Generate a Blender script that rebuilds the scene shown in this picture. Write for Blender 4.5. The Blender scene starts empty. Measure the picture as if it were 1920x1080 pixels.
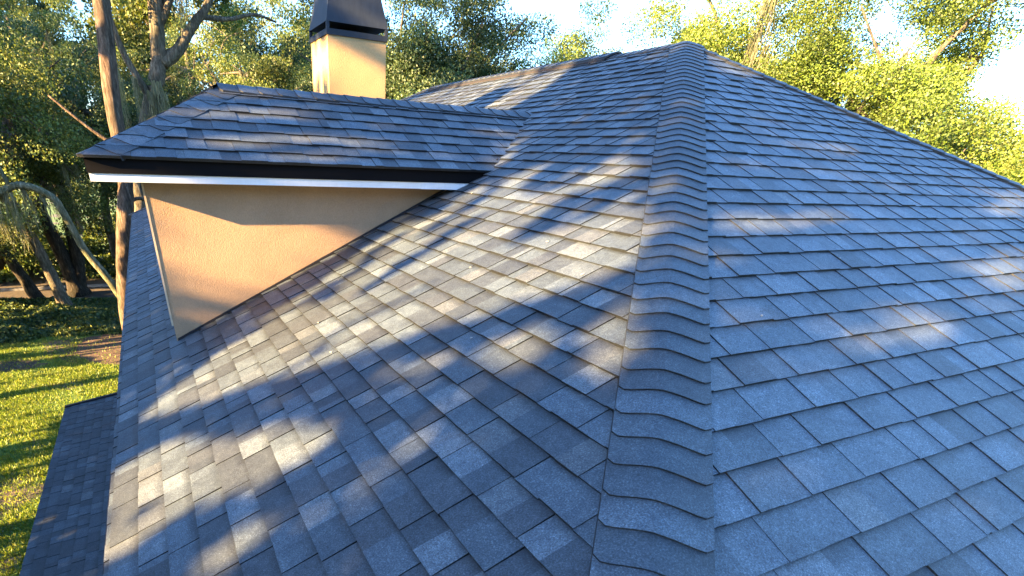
import bpy, math, random
import numpy as np
from mathutils import Vector, Matrix

# ------------------------------------------------------------------ camera, sky, sun
scn = bpy.context.scene
COL = scn.collection
APEX = 8.10                      # height of the roof apex above the lawn, metres
SLOPE = math.radians(25.02)
TAN, COS, SIN = math.tan(SLOPE), math.cos(SLOPE), math.sin(SLOPE)

cam_d = bpy.data.cameras.new('camera')
cam = bpy.data.objects.new('camera', cam_d)
COL.objects.link(cam)
_R = Vector((0.91057984, -0.41119289, 0.04200919))
_U = Vector((0.19297286, 0.51279959, 0.83653933))
_F = Vector((0.36552132, 0.75362922, -0.54629403))
cam.matrix_world = Matrix(((_R.x, _U.x, -_F.x, -5.07), (_R.y, _U.y, -_F.y, -4.65), (_R.z, _U.z, -_F.z, APEX - 1.03), (0, 0, 0, 1)))
cam_d.sensor_width = 36.0
cam_d.lens = 36.0 * 919.355 / 1920
cam_d.shift_x = (960 - 759.48) / 1920
cam_d.shift_y = (890.78 - 540) / 1920
cam_d.clip_start = 0.05
cam_d.clip_end = 2000
scn.camera = cam

TO_SUN = Vector((-0.953, -0.155, 0.285)).normalized()
SUN_EL = math.asin(TO_SUN.z)
SUN_ROT = math.atan2(TO_SUN.x, TO_SUN.y)
world = bpy.data.worlds.new('World')
scn.world = world
world.use_nodes = True
wn = world.node_tree
sky = wn.nodes.new('ShaderNodeTexSky')
sky.sky_type = 'NISHITA'
sky.sun_disc = False
sky.sun_elevation = SUN_EL
sky.sun_rotation = SUN_ROT
sky.air_density = 1.0
sky.dust_density = 1.3
sky.ozone_density = 5.5
wn.nodes['Background'].inputs['Strength'].default_value = 0.083
wn.links.new(sky.outputs['Color'], wn.nodes['Background'].inputs['Color'])

sun_d = bpy.data.lights.new('sun', 'SUN')
sun_d.energy = 5.0
sun_d.angle = math.radians(0.45)
sun_d.color = (1.0, 0.64, 0.28)
sun = bpy.data.objects.new('sun', sun_d)
COL.objects.link(sun)
sun.rotation_euler = TO_SUN.to_track_quat('Z', 'Y').to_euler()
sun.location = TO_SUN * 60

vs = scn.view_settings
vs.view_transform = 'Standard'
vs.look = 'None'
vs.exposure = 3.65
vs.gamma = 1.0
scn.render.engine = 'CYCLES'
scn.cycles.max_bounces = 6
scn.cycles.diffuse_bounces = 3
scn.cycles.transmission_bounces = 3
scn.cycles.sample_clamp_indirect = 6.0

RNG = random.Random(7)
NP = np.random.default_rng(11)


# ------------------------------------------------------------------ helpers
def tag(o, label=None, cat=None, group=None, kind=None):
    if label: o['label'] = label
    if cat: o['category'] = cat
    if group: o['group'] = group
    if kind: o['kind'] = kind
    return o


def empty(name, loc=(0, 0, 0)):
    o = bpy.data.objects.new(name, None)
    COL.objects.link(o)
    o.location = loc
    o.empty_display_size = 0.3
    return o


def link(name, me, mat, parent=None):
    o = bpy.data.objects.new(name, me)
    COL.objects.link(o)
    if mat:
        me.materials.append(mat)
    if parent:
        o.parent = parent
        o.matrix_parent_inverse = Matrix.Translation(-Vector(world_loc(parent)))
    return o


def world_loc(o):
    v = Vector(o.location)
    if o.parent:
        v = v + o.matrix_parent_inverse.translation + Vector(world_loc(o.parent))
    return v


class MB:
    """collects polygons with a colour per face and links them as one mesh object"""
    def __init__(s):
        s.v, s.f, s.c = [], [], []

    def add(s, pts, faces, col=(1, 1, 1)):
        n = len(s.v)
        s.v.extend(tuple(p) for p in pts)
        for f in faces:
            s.f.append(tuple(i + n for i in f))
            s.c.append(col if not isinstance(col, list) else col)

    def box(s, a, b, col=(1, 1, 1)):
        (x0, y0, z0), (x1, y1, z1) = a, b
        s.add([(x0, y0, z0), (x1, y0, z0), (x1, y1, z0), (x0, y1, z0), (x0, y0, z1), (x1, y0, z1), (x1, y1, z1), (x0, y1, z1)],
              [(0, 3, 2, 1), (4, 5, 6, 7), (0, 1, 5, 4), (1, 2, 6, 5), (2, 3, 7, 6), (3, 0, 4, 7)], col)

    def frustum(s, a0, a1, z0, b0, b1, z1, col=(1, 1, 1)):
        s.add([(a0[0], a0[1], z0), (a1[0], a0[1], z0), (a1[0], a1[1], z0), (a0[0], a1[1], z0),
               (b0[0], b0[1], z1), (b1[0], b0[1], z1), (b1[0], b1[1], z1), (b0[0], b1[1], z1)],
              [(0, 3, 2, 1), (4, 5, 6, 7), (0, 1, 5, 4), (1, 2, 6, 5), (2, 3, 7, 6), (3, 0, 4, 7)], col)

    def prism(s, poly, d, col=(1, 1, 1)):
        n = len(poly)
        d = Vector(d)
        P = [Vector(p) for p in poly]
        s.add(P + [p + d for p in P], [tuple(range(n))[::-1], tuple(range(n, 2 * n))] + [(i, (i + 1) % n, n + (i + 1) % n, n + i) for i in range(n)], col)

    def tube(s, path, radii, seg=8, col=(1, 1, 1), wob=0.0, seed=0):
        rr = random.Random(seed)
        P = [Vector(p) for p in path]
        rings = []
        ref = Vector((0.31, 0.17, 0.93))
        for i, p in enumerate(P):
            t = (P[min(i + 1, len(P) - 1)] - P[max(i - 1, 0)]).normalized()
            a = t.cross(ref)
            if a.length < 0.2: a = t.cross(Vector((1, 0, 0)))
            a.normalize()
            b = t.cross(a)
            rings.append([p + (a * math.cos(2 * math.pi * k / seg) + b * math.sin(2 * math.pi * k / seg)) * radii[i] * (1 + wob * rr.uniform(-1, 1)) for k in range(seg)])
        pts = [q for r in rings for q in r]
        fs = []
        for i in range(len(P) - 1):
            for k in range(seg):
                fs.append((i * seg + k, i * seg + (k + 1) % seg, (i + 1) * seg + (k + 1) % seg, (i + 1) * seg + k))
        fs.append(tuple(range(seg))[::-1])
        fs.append(tuple((len(P) - 1) * seg + k for k in range(seg)))
        s.add(pts, fs, col)

    def build(s, name, mat, parent=None, smooth=False):
        me = bpy.data.meshes.new(name)
        me.from_pydata(s.v, [], s.f)
        at = me.attributes.new('tone', 'FLOAT_COLOR', 'CORNER')
        flat = []
        for f, c in zip(s.f, s.c):
            if isinstance(c, list):
                flat.extend(c)
            else:
                flat.extend([c] * len(f))
        a = np.ones((len(flat), 4), np.float32)
        a[:, :3] = np.array(flat, np.float32)
        at.data.foreach_set('color', a.ravel())
        if smooth:
            me.polygons.foreach_set('use_smooth', np.ones(len(s.f), bool))
        me.update()
        return link(name, me, mat, parent)


def smooth_path(pts, n=6):
    """Catmull-Rom through the points"""
    P = [Vector(p) for p in pts]
    P = [P[0] * 2 - P[1]] + P + [P[-1] * 2 - P[-2]]
    out = []
    for i in range(1, len(P) - 2):
        for k in range(n):
            t = k / n
            a, b, c, d = P[i - 1], P[i], P[i + 1], P[i + 2]
            out.append(0.5 * ((2 * b) + (c - a) * t + (2 * a - 5 * b + 4 * c - d) * t * t + (3 * b - a - 3 * c + d) * t ** 3))
    out.append(P[-2])
    return out


def quads(name, V, C, mat, parent=None):
    """V: (n,4,3) corner positions, C: (n,3) colours; one mesh of loose leaf faces"""
    n = len(V)
    me = bpy.data.meshes.new(name)
    me.vertices.add(n * 4)
    me.vertices.foreach_set('co', np.ascontiguousarray(V, np.float32).ravel())
    me.loops.add(n * 4)
    me.loops.foreach_set('vertex_index', np.arange(n * 4, dtype=np.int32))
    me.polygons.add(n)
    me.polygons.foreach_set('loop_start', np.arange(0, n * 4, 4, dtype=np.int32))
    me.update(calc_edges=True)
    at = me.attributes.new('tone', 'FLOAT_COLOR', 'FACE')
    a = np.ones((n, 4), np.float32)
    a[:, :3] = C
    at.data.foreach_set('color', a.ravel())
    return link(name, me, mat, parent)


# ------------------------------------------------------------------ materials
def new_mat(name):
    m = bpy.data.materials.new(name)
    m.use_nodes = True
    nt = m.node_tree
    return m, nt, nt.nodes['Principled BSDF']


def nd(nt, t, **kw):
    n = nt.nodes.new(t)
    for k, v in kw.items():
        if k in n.inputs: n.inputs[k].default_value = v
        else: setattr(n, k, v)
    return n


def noise(nt, scale, detail=3.0, rough=0.6, vec=None):
    n = nd(nt, 'ShaderNodeTexNoise')
    n.inputs['Scale'].default_value = scale
    n.inputs['Detail'].default_value = detail
    n.inputs['Roughness'].default_value = rough
    if vec is None:
        vec = nd(nt, 'ShaderNodeTexCoord').outputs['Object']
    nt.links.new(vec, n.inputs['Vector'])
    return n


def ramp(nt, src, stops):
    r = nd(nt, 'ShaderNodeValToRGB')
    e = r.color_ramp.elements
    while len(e) < len(stops): e.new(0.5)
    for q, (p, c) in zip(e, stops):
        q.position = p
        q.color = (*c, 1) if len(c) == 3 else c
    nt.links.new(src, r.inputs['Fac'])
    return r


def mul(nt, a, b, fac=1.0, mode='MULTIPLY'):
    m = nd(nt, 'ShaderNodeMix', data_type='RGBA', blend_type=mode)
    m.inputs[0].default_value = fac
    nt.links.new(a, m.inputs[6])
    nt.links.new(b, m.inputs[7])
    return m.outputs[2]


def bump(nt, p, h, strength, dist):
    b = nd(nt, 'ShaderNodeBump')
    b.inputs['Strength'].default_value = strength
    b.inputs['Distance'].default_value = dist
    nt.links.new(h, b.inputs['Height'])
    nt.links.new(b.outputs['Normal'], p.inputs['Normal'])


def shingle_mat():
    m, nt, p = new_mat('asphalt_shingle')
    at = nd(nt, 'ShaderNodeAttribute', attribute_name='tone')
    g1 = noise(nt, 185, 4, 0.8)
    r1 = ramp(nt, g1.outputs['Fac'], [(0.32, (0.24, 0.24, 0.26)), (0.46, (0.77, 0.77, 0.78)), (0.56, (1.15, 1.15, 1.14)), (0.70, (2.8, 2.75, 2.7))])
    g2 = noise(nt, 7, 4, 0.6)
    r2 = ramp(nt, g2.outputs['Fac'], [(0.3, (0.80, 0.80, 0.82)), (0.7, (1.18, 1.17, 1.15))])
    g3 = noise(nt, 34, 3, 0.7)
    r3 = ramp(nt, g3.outputs['Fac'], [(0.3, (0.74, 0.75, 0.77)), (0.7, (1.24, 1.23, 1.21))])
    c = mul(nt, mul(nt, mul(nt, at.outputs['Color'], r1.outputs['Color']), r2.outputs['Color']), r3.outputs['Color'])
    nt.links.new(c, p.inputs['Base Color'])
    p.inputs['Roughness'].default_value = 0.6
    p.inputs['Specular IOR Level'].default_value = 0.5
    bump(nt, p, g1.outputs['Fac'], 0.5, 0.003)
    return m


def stucco_mat(name, col, grain=140):
    m, nt, p = new_mat(name)
    a = noise(nt, 2.2, 5, 0.65)
    r = ramp(nt, a.outputs['Fac'], [(0.25, tuple(c * 0.84 for c in col)), (0.75, tuple(min(1, c * 1.10) for c in col))])
    b = noise(nt, grain, 3, 0.6)
    r2 = ramp(nt, b.outputs['Fac'], [(0.3, (0.86, 0.86, 0.86)), (0.7, (1.08, 1.08, 1.08))])
    nt.links.new(mul(nt, r.outputs['Color'], r2.outputs['Color']), p.inputs['Base Color'])
    p.inputs['Roughness'].default_value = 0.9
    p.inputs['Specular IOR Level'].default_value = 0.2
    bump(nt, p, b.outputs['Fac'], 0.6, 0.006)
    return m


def paint_mat(name, col, rough=0.5, var=0.12, metal=0.0):
    m, nt, p = new_mat(name)
    tc = nd(nt, 'ShaderNodeTexCoord')
    mp = nd(nt, 'ShaderNodeMapping')
    mp.inputs['Scale'].default_value = (3, 3, 0.6)
    nt.links.new(tc.outputs['Object'], mp.inputs['Vector'])
    a = noise(nt, 8, 5, 0.7, mp.outputs['Vector'])
    r = ramp(nt, a.outputs['Fac'], [(0.25, tuple(c * (1 - var) for c in col)), (0.75, tuple(min(1, c * (1 + var)) for c in col))])
    nt.links.new(r.outputs['Color'], p.inputs['Base Color'])
    p.inputs['Roughness'].default_value = rough
    p.inputs['Metallic'].default_value = metal
    bump(nt, p, a.outputs['Fac'], 0.15, 0.004)
    p.inputs['Specular IOR Level'].default_value = 0.15 if max(col) < 0.05 else 0.4
    return m


def leaf_mat(name, trans=0.4):
    m = bpy.data.materials.new(name)
    m.use_nodes = True
    nt = m.node_tree
    nt.nodes.remove(nt.nodes['Principled BSDF'])
    at = nd(nt, 'ShaderNodeAttribute', attribute_name='tone')
    d = nd(nt, 'ShaderNodeBsdfDiffuse')
    t = nd(nt, 'ShaderNodeBsdfTranslucent')
    g = nd(nt, 'ShaderNodeBsdfGlossy')
    g.inputs['Roughness'].default_value = 0.5
    g.inputs['Color'].default_value = (0.5, 0.55, 0.5, 1)
    tcol = nd(nt, 'ShaderNodeMix', data_type='RGBA', blend_type='MULTIPLY')
    tcol.inputs[0].default_value = 1
    tcol.inputs[7].default_value = (1.15, 1.1, 0.5, 1)
    nt.links.new(at.outputs['Color'], tcol.inputs[6])
    nt.links.new(at.outputs['Color'], d.inputs['Color'])
    nt.links.new(tcol.outputs[2], t.inputs['Color'])
    m1 = nd(nt, 'ShaderNodeMixShader')
    m1.inputs[0].default_value = trans
    nt.links.new(d.outputs[0], m1.inputs[1])
    nt.links.new(t.outputs[0], m1.inputs[2])
    m2 = nd(nt, 'ShaderNodeMixShader')
    m2.inputs[0].default_value = 0.05
    nt.links.new(m1.outputs[0], m2.inputs[1])
    nt.links.new(g.outputs[0], m2.inputs[2])
    nt.links.new(m2.outputs[0], nt.nodes['Material Output'].inputs['Surface'])
    return m


def bark_mat(name, c0, c1, c2):
    m, nt, p = new_mat(name)
    tc = nd(nt, 'ShaderNodeTexCoord')
    mp = nd(nt, 'ShaderNodeMapping')
    mp.inputs['Scale'].default_value = (1, 1, 0.22)
    nt.links.new(tc.outputs['Object'], mp.inputs['Vector'])
    a = noise(nt, 16, 6, 0.72, mp.outputs['Vector'])
    r = ramp(nt, a.outputs['Fac'], [(0.32, c0), (0.52, c1), (0.7, c2)])
    b = noise(nt, 1.7, 3, 0.6)
    r2 = ramp(nt, b.outputs['Fac'], [(0.35, (0.75, 0.8, 0.72)), (0.65, (1.15, 1.1, 1.05))])
    nt.links.new(mul(nt, r.outputs['Color'], r2.outputs['Color']), p.inputs['Base Color'])
    p.inputs['Roughness'].default_value = 0.95
    p.inputs['Specular IOR Level'].default_value = 0.15
    bump(nt, p, a.outputs['Fac'], 1.0, 0.05)
    return m


def ground_mat():
    m, nt, p = new_mat('lawn_soil')
    a = noise(nt, 0.45, 5, 0.65)
    g = noise(nt, 22, 5, 0.7)
    rg = ramp(nt, g.outputs['Fac'], [(0.3, (0.04, 0.08, 0.010)), (0.55, (0.085, 0.165, 0.020)), (0.75, (0.15, 0.18, 0.05))])
    rs = ramp(nt, g.outputs['Fac'], [(0.3, (0.06, 0.045, 0.03)), (0.55, (0.13, 0.10, 0.07)), (0.75, (0.2, 0.16, 0.115))])
    f = ramp(nt, a.outputs['Fac'], [(0.52, (0, 0, 0)), (0.62, (1, 1, 1))])
    mx = nd(nt, 'ShaderNodeMix', data_type='RGBA')
    nt.links.new(f.outputs['Color'], mx.inputs[0])
    nt.links.new(rg.outputs['Color'], mx.inputs[6])
    nt.links.new(rs.outputs['Color'], mx.inputs[7])
    nt.links.new(mx.outputs[2], p.inputs['Base Color'])
    p.inputs['Roughness'].default_value = 0.95
    bump(nt, p, g.outputs['Fac'], 0.6, 0.03)
    return m


def soil_mat(name, cols, scale=14):
    m, nt, p = new_mat(name)
    g = noise(nt, scale, 6, 0.75)
    rs = ramp(nt, g.outputs['Fac'], [(0.3, cols[0]), (0.52, cols[1]), (0.72, cols[2])])
    nt.links.new(rs.outputs['Color'], p.inputs['Base Color'])
    p.inputs['Roughness'].default_value = 0.95
    bump(nt, p, g.outputs['Fac'], 0.8, 0.04)
    return m


M_SHINGLE = shingle_mat()
M_STUCCO = stucco_mat('tan_stucco', (0.41, 0.28, 0.172))
M_CHIM = stucco_mat('chimney_stucco', (0.54, 0.355, 0.165), 90)
M_WALL = stucco_mat('wall_stucco', (0.5, 0.38, 0.26))
M_BLACK = paint_mat('black_drip_metal', (0.004, 0.004, 0.005), 0.9)
M_WHITE = paint_mat('white_fascia_paint', (0.74, 0.76, 0.78), 0.4, 0.05)
M_TRIM = paint_mat('cream_trim', (0.52, 0.42, 0.29), 0.6, 0.1)
M_FLASH = paint_mat('dark_flashing', (0.03, 0.028, 0.03), 0.5)
M_CAP = paint_mat('weathered_dark_metal', (0.028, 0.036, 0.048), 0.55, 0.2)
M_UNDER = paint_mat('roof_deck', (0.02, 0.021, 0.024), 0.9)
M_SOFFIT = paint_mat('soffit_paint', (0.20, 0.12, 0.06), 0.9)
M_LEAF = leaf_mat('leaf', 0.35)
M_MOSS = leaf_mat('spanish_moss', 0.45)
M_FLECK = paint_mat('pale_fleck', (0.34, 0.32, 0.28), 0.8)
M_GRASS = leaf_mat('grass_blade', 0.4)
M_OAK = bark_mat('oak_bark', (0.035, 0.03, 0.024), (0.11, 0.095, 0.075), (0.24, 0.22, 0.18))
M_PINE = bark_mat('pine_bark', (0.03, 0.022, 0.017), (0.105, 0.076, 0.058), (0.23, 0.175, 0.14))
M_DARKBARK = bark_mat('dark_bark', (0.012, 0.011, 0.009), (0.035, 0.03, 0.025), (0.09, 0.075, 0.06))
M_MOSSBARK = bark_mat('mossy_bark', (0.05, 0.055, 0.03), (0.14, 0.14, 0.09), (0.33, 0.32, 0.25))
M_GROUND = ground_mat()
M_SOIL = soil_mat('leaf_litter', [(0.03, 0.022, 0.014), (0.10, 0.062, 0.038), (0.24, 0.15, 0.09)])
M_DIRT = soil_mat('bare_dirt', [(0.03, 0.024, 0.016), (0.065, 0.05, 0.036), (0.12, 0.095, 0.07)], 6)
M_CONC = soil_mat('pale_concrete', [(0.16, 0.155, 0.145), (0.25, 0.24, 0.225), (0.33, 0.32, 0.30)], 9)


# ------------------------------------------------------------------ roofs
TONES = [(0.035, 0.046, 0.056), (0.049, 0.067, 0.082), (0.061, 0.083, 0.102), (0.080, 0.104, 0.123), (0.073, 0.088, 0.097), (0.092, 0.115, 0.130), (0.043, 0.054, 0.064)]


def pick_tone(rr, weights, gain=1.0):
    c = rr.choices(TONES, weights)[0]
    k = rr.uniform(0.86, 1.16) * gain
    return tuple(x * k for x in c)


def clip(poly, n, d):
    """keep the part of a 2-D polygon where p.n <= d"""
    out = []
    for i in range(len(poly)):
        a, b = poly[i], poly[(i + 1) % len(poly)]
        da, db = a[0] * n[0] + a[1] * n[1] - d, b[0] * n[0] + b[1] * n[1] - d
        if da <= 0: out.append(a)
        if (da < 0 < db) or (db < 0 < da):
            t = da / (da - db)
            out.append((a[0] + (b[0] - a[0]) * t, a[1] + (b[1] - a[1]) * t))
    return out


def half_planes(region):
    """region: counter-clockwise convex polygon -> list of (n, d)"""
    hp = []
    for i in range(len(region)):
        a, b = region[i], region[(i + 1) % len(region)]
        n = (b[1] - a[1], -(b[0] - a[0]))
        hp.append((n, n[0] * a[0] + n[1] * a[1]))
    return hp


def shingles(name, O, A, B, region, phase, parent, seed, weights, E=0.145, T=0.0085, gain=1.0, wmin=0.095, wmax=0.20, lap=0.012, raise_h=0.0035):
    """courses of laminated shingle tabs laid on the plane O + a*A + b*B, clipped to the convex region (a, b)"""
    O, A, B = Vector(O), Vector(A).normalized(), Vector(B).normalized()
    N = A.cross(B)
    if N.z < 0: N = -N
    ccw = sum(region[i][0] * region[(i + 1) % len(region)][1] - region[(i + 1) % len(region)][0] * region[i][1] for i in range(len(region)))
    if ccw < 0: region = region[::-1]
    hp = half_planes(region)
    rr = random.Random(seed)
    amin, amax = min(p[0] for p in region), max(p[0] for p in region)
    bmin, bmax = min(p[1] for p in region), max(p[1] for p in region)
    mb = MB()
    flip = A.cross(B).dot(N) < 0
    k0 = math.floor((bmin - phase) / E) - 1
    k = k0
    while phase + k * E < bmax:
        b0 = phase + k * E
        k += 1
        a = amin - rr.uniform(0, 0.4)
        raised = rr.random() < 0.5
        wob0, wob1 = rr.uniform(0, 6), rr.uniform(0.5, 1.3)
        while a < amax:
            w = rr.uniform(wmin, wmax) if raised else rr.uniform(wmin * 0.75, wmax * 0.85)
            if rr.random() < 0.09: w = rr.uniform(0.03, 0.07)
            a1 = a + w
            j0 = rr.uniform(-0.0022, 0.0022) + 0.003 * math.sin(a * wob1 + wob0)
            lift = rr.uniform(0, 0.0025) + (raise_h if raised else 0.0)
            poly = [(a, b0 + j0), (a1, b0 + j0 + rr.uniform(-0.0012, 0.0012)), (a1, b0 + E + lap), (a, b0 + E + lap)]
            if raised:
                poly[2] = (a1 - rr.uniform(0, 0.004), b0 + E + lap)
                poly[3] = (a + rr.uniform(0, 0.004), b0 + E + lap)
            for n, d in hp:
                poly = clip(poly, n, d)
                if len(poly) < 3: break
            if len(poly) >= 3:
                col = pick_tone(rr, weights, gain)

                def h(b):
                    return 0.002 + T * (1 - (b - b0) / E) + lift
                top = [O + A * p[0] + B * p[1] + N * h(p[1]) for p in poly]
                bot = [O + A * p[0] + B * p[1] - N * 0.006 for p in poly]
                m = len(poly)
                fs = [tuple(range(m))]
                for i in range(m):
                    jn = (i + 1) % m
                    fs.append((i, i + m, jn + m, jn))
                if flip:
                    fs = [f[::-1] for f in fs]
                n0 = len(mb.v)
                mb.v.extend(tuple(p) for p in top + bot)
                dk = tuple(c * 0.16 for c in col)       # raw cut edge, asphalt without granules
                for f in fs[1:]:
                    mb.f.append(tuple(i + n0 for i in f))
                    mb.c.append(dk)
                # top face; upper edge darkened: granule shadow line plus shade painted below the course above
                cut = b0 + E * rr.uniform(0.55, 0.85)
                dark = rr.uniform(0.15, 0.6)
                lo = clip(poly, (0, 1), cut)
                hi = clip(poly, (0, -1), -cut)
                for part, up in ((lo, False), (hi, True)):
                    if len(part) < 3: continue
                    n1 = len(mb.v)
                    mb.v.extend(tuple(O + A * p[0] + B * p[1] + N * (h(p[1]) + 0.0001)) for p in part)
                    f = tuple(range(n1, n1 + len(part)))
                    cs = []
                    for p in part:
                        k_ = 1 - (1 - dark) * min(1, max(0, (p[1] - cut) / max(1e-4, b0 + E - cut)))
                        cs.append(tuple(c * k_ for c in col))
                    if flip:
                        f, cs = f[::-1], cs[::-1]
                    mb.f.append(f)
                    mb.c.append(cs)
            a = a1
            raised = not raised
    return mb.build(name, M_SHINGLE, parent)


def caps(name, P0, P1, dA, dB, wA, wB, parent, seed, E=0.119, gain=1.0, start=0.0, lift=0.03, round_=0.32, weights=(3, 4, 2, 0.5, 0.4, 0, 2), T=0.0065, bounds=None):
    """overlapping cap shingles folded over the line from P0 (low) up to P1"""
    P0, P1 = Vector(P0), Vector(P1)
    D = P1 - P0
    L = D.length
    D.normalize()
    dA, dB = Vector(dA), Vector(dB)
    dA = (dA - D * dA.dot(D)).normalized()
    dB = (dB - D * dB.dot(D)).normalized()
    N = -(dA + dB)
    N = N.normalized() if N.length > 1e-3 else Vector((0, 0, 1))
    rr = random.Random(seed)
    mb = MB()
    S = [-1, -0.96, -0.86, -0.7, -0.5, -0.32, -0.16, 0, 0.16, 0.32, 0.5, 0.7, 0.86, 0.96, 1]
    q = start
    r = round_
    while q < L - 0.02:
        e = E * rr.uniform(0.94, 1.06)
        q1 = min(q + e + 0.03, L)
        col = pick_tone(rr, weights, gain)
        sk = rr.uniform(-0.003, 0.003)
        top, bot = [], []
        rows = [0.0, 0.35, 1.0]
        for t in rows:
            for s in S:
                w = wB if s > 0 else wA
                sa = math.sqrt(s * s + r * r) - (math.sqrt(1 + r * r) - 1)
                if t == 0:
                    dog = 0.026 * max(0.0, (abs(s) - 0.84) / 0.16)
                else:
                    dog = 0
                v = q + (q1 - q) * t + (dog + sk * s if t == 0 else 0)
                hh = lift + T * (1 - (v - q) / e)
                lat = ((dB if s > 0 else dA) * (abs(s) * w)) if abs(s) > 0 else Vector((0, 0, 0))
                drop = (sa - abs(s)) * w
                mean = (dA + dB) / 2
                p = P0 + D * v + lat + mean * drop + N * hh
                if bounds and p.x < bounds[0]: p = p + D * ((bounds[0] - p.x) / D.x)
                if bounds and p.y < bounds[1]: p = p + D * ((bounds[1] - p.y) / D.y)
                top.append(p)
        m = len(S)
        fs = []
        for i in range(len(rows) - 1):
            for k in range(m - 1):
                fs.append((i * m + k, i * m + k + 1, (i + 1) * m + k + 1, (i + 1) * m + k))
        n0 = len(mb.v)
        mb.v.extend(tuple(p) for p in top)
        rk = [1.0, 1.0, rr.uniform(0.5, 0.85)]  # upper row darkened: shade painted in under the next cap
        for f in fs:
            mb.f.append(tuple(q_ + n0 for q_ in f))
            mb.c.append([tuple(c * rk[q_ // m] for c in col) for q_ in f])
        dk = tuple(c * 0.25 for c in col)
        lower = [top[k] - N * 0.016 for k in range(m)]
        mb.add(top[:m] + lower, [(k + 1, k, m + k, m + k + 1) for k in range(m - 1)], dk)
        for idx in (0, m - 1):
            edge = [top[i * m + idx] for i in range(len(rows))]
            low = [p - N * 0.03 for p in edge]
            mb.add(edge + low, [(i, i + 1, len(rows) + i + 1, len(rows) + i) for i in range(len(rows) - 1)], dk)
        q += e
    o = mb.build(name, M_SHINGLE, parent)
    me = o.data
    return o


RIDGE_END = 5.6
HALF = 5.56                         # eave half-width of the main roof
BL = HALF / COS
EAVE = APEX - HALF * TAN

house = empty('house', (0, 2.8, 0))
tag(house, 'tan stucco house with blue-grey shingled hip roof', 'house')

# main roof: west slope (rises toward +X), south slope, and the two hidden slopes
W_ALL = (5, 4.5, 3.6, 2.2, 1.2, 0.8, 2.4)
W_SHEEN = (0.5, 4, 6, 1.0, 0.6, 0.0, 0.4)  # south slope, same shingle: sky sheen painted in as bluer, lighter tones
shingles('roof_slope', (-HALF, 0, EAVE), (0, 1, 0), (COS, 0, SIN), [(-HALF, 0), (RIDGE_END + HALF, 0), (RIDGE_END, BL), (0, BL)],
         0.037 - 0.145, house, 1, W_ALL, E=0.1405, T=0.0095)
shingles('roof_slope', (0, -HALF, EAVE), (1, 0, 0), (0, COS, SIN), [(-HALF, 0), (HALF, 0), (0, BL)], 0.02 - 0.145, house, 2, W_SHEEN, gain=1.42, E=0.15, wmin=0.11, wmax=0.23)
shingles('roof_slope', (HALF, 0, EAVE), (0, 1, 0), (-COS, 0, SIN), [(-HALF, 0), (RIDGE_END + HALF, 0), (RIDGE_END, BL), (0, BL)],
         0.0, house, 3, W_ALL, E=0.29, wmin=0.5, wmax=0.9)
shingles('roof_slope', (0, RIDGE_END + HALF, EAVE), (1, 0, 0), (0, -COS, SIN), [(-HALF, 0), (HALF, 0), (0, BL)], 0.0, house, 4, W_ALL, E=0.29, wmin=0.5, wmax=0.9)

# solid deck below the shingles
d0 = 0.012
mb = MB()
e0, e1 = -HALF + 0.012, RIDGE_END + HALF - 0.012
h2 = HALF - 0.012
mb.add([(-h2, e0, EAVE - d0), (h2, e0, EAVE - d0), (h2, e1, EAVE - d0), (-h2, e1, EAVE - d0), (0, 0, APEX - d0 - 0.01), (0, RIDGE_END, APEX - d0 - 0.01),
        (-h2, e0, EAVE - 0.16), (h2, e0, EAVE - 0.16), (h2, e1, EAVE - 0.16), (-h2, e1, EAVE - 0.16)],
       [(0, 1, 4), (1, 2, 5, 4), (2, 3, 5), (3, 0, 4, 5), (0, 6, 7, 1), (1, 7, 8, 2), (2, 8, 9, 3), (3, 9, 6, 0), (6, 9, 8, 7)])
mb.build('roof_deck', M_UNDER, house)

nW, nS, nE = Vector((COS, 0, SIN)), Vector((0, COS, SIN)), Vector((-COS, 0, SIN))


def hip_caps(name, P0, P1, up1, up2, wA, wB, seed, parent, **kw):
    """cap row along a hip between slopes whose up-slope vectors are up1 (side A) and up2 (side B)"""
    D = (Vector(P1) - Vector(P0)).normalized()
    out = []
    for up, other in ((up1, up2), (up2, up1)):
        N = Vector(up)
        hor = Vector((N.x, N.y, 0)).normalized()
        acr = Vector((-hor.y, hor.x, 0))
        nn = acr.cross(N).normalized()
        v = D.cross(nn).normalized()
        # point v away from the other slope: into the slope's own surface, i.e. below the other plane's extension
        hor2 = Vector((other[0], other[1], 0)).normalized()
        if v.dot(hor2) < 0: v = -v
        out.append(v)
    return caps(name, P0, P1, out[0], out[1], wA, wB, parent, seed, **kw)


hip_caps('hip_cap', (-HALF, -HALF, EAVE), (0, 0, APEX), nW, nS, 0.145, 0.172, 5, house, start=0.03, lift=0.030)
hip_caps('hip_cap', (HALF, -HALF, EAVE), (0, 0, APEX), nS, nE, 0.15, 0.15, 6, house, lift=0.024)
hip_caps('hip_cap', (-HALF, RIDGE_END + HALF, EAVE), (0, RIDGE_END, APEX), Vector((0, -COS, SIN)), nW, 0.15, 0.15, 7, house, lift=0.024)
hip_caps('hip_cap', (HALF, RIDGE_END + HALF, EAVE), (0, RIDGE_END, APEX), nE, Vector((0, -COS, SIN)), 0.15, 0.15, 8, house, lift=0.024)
caps('ridge_cap', (0, 0.02, APEX), (0, RIDGE_END, APEX), (-COS, 0, -SIN), (COS, 0, -SIN), 0.15, 0.15, house, 9, lift=0.022)
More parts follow.
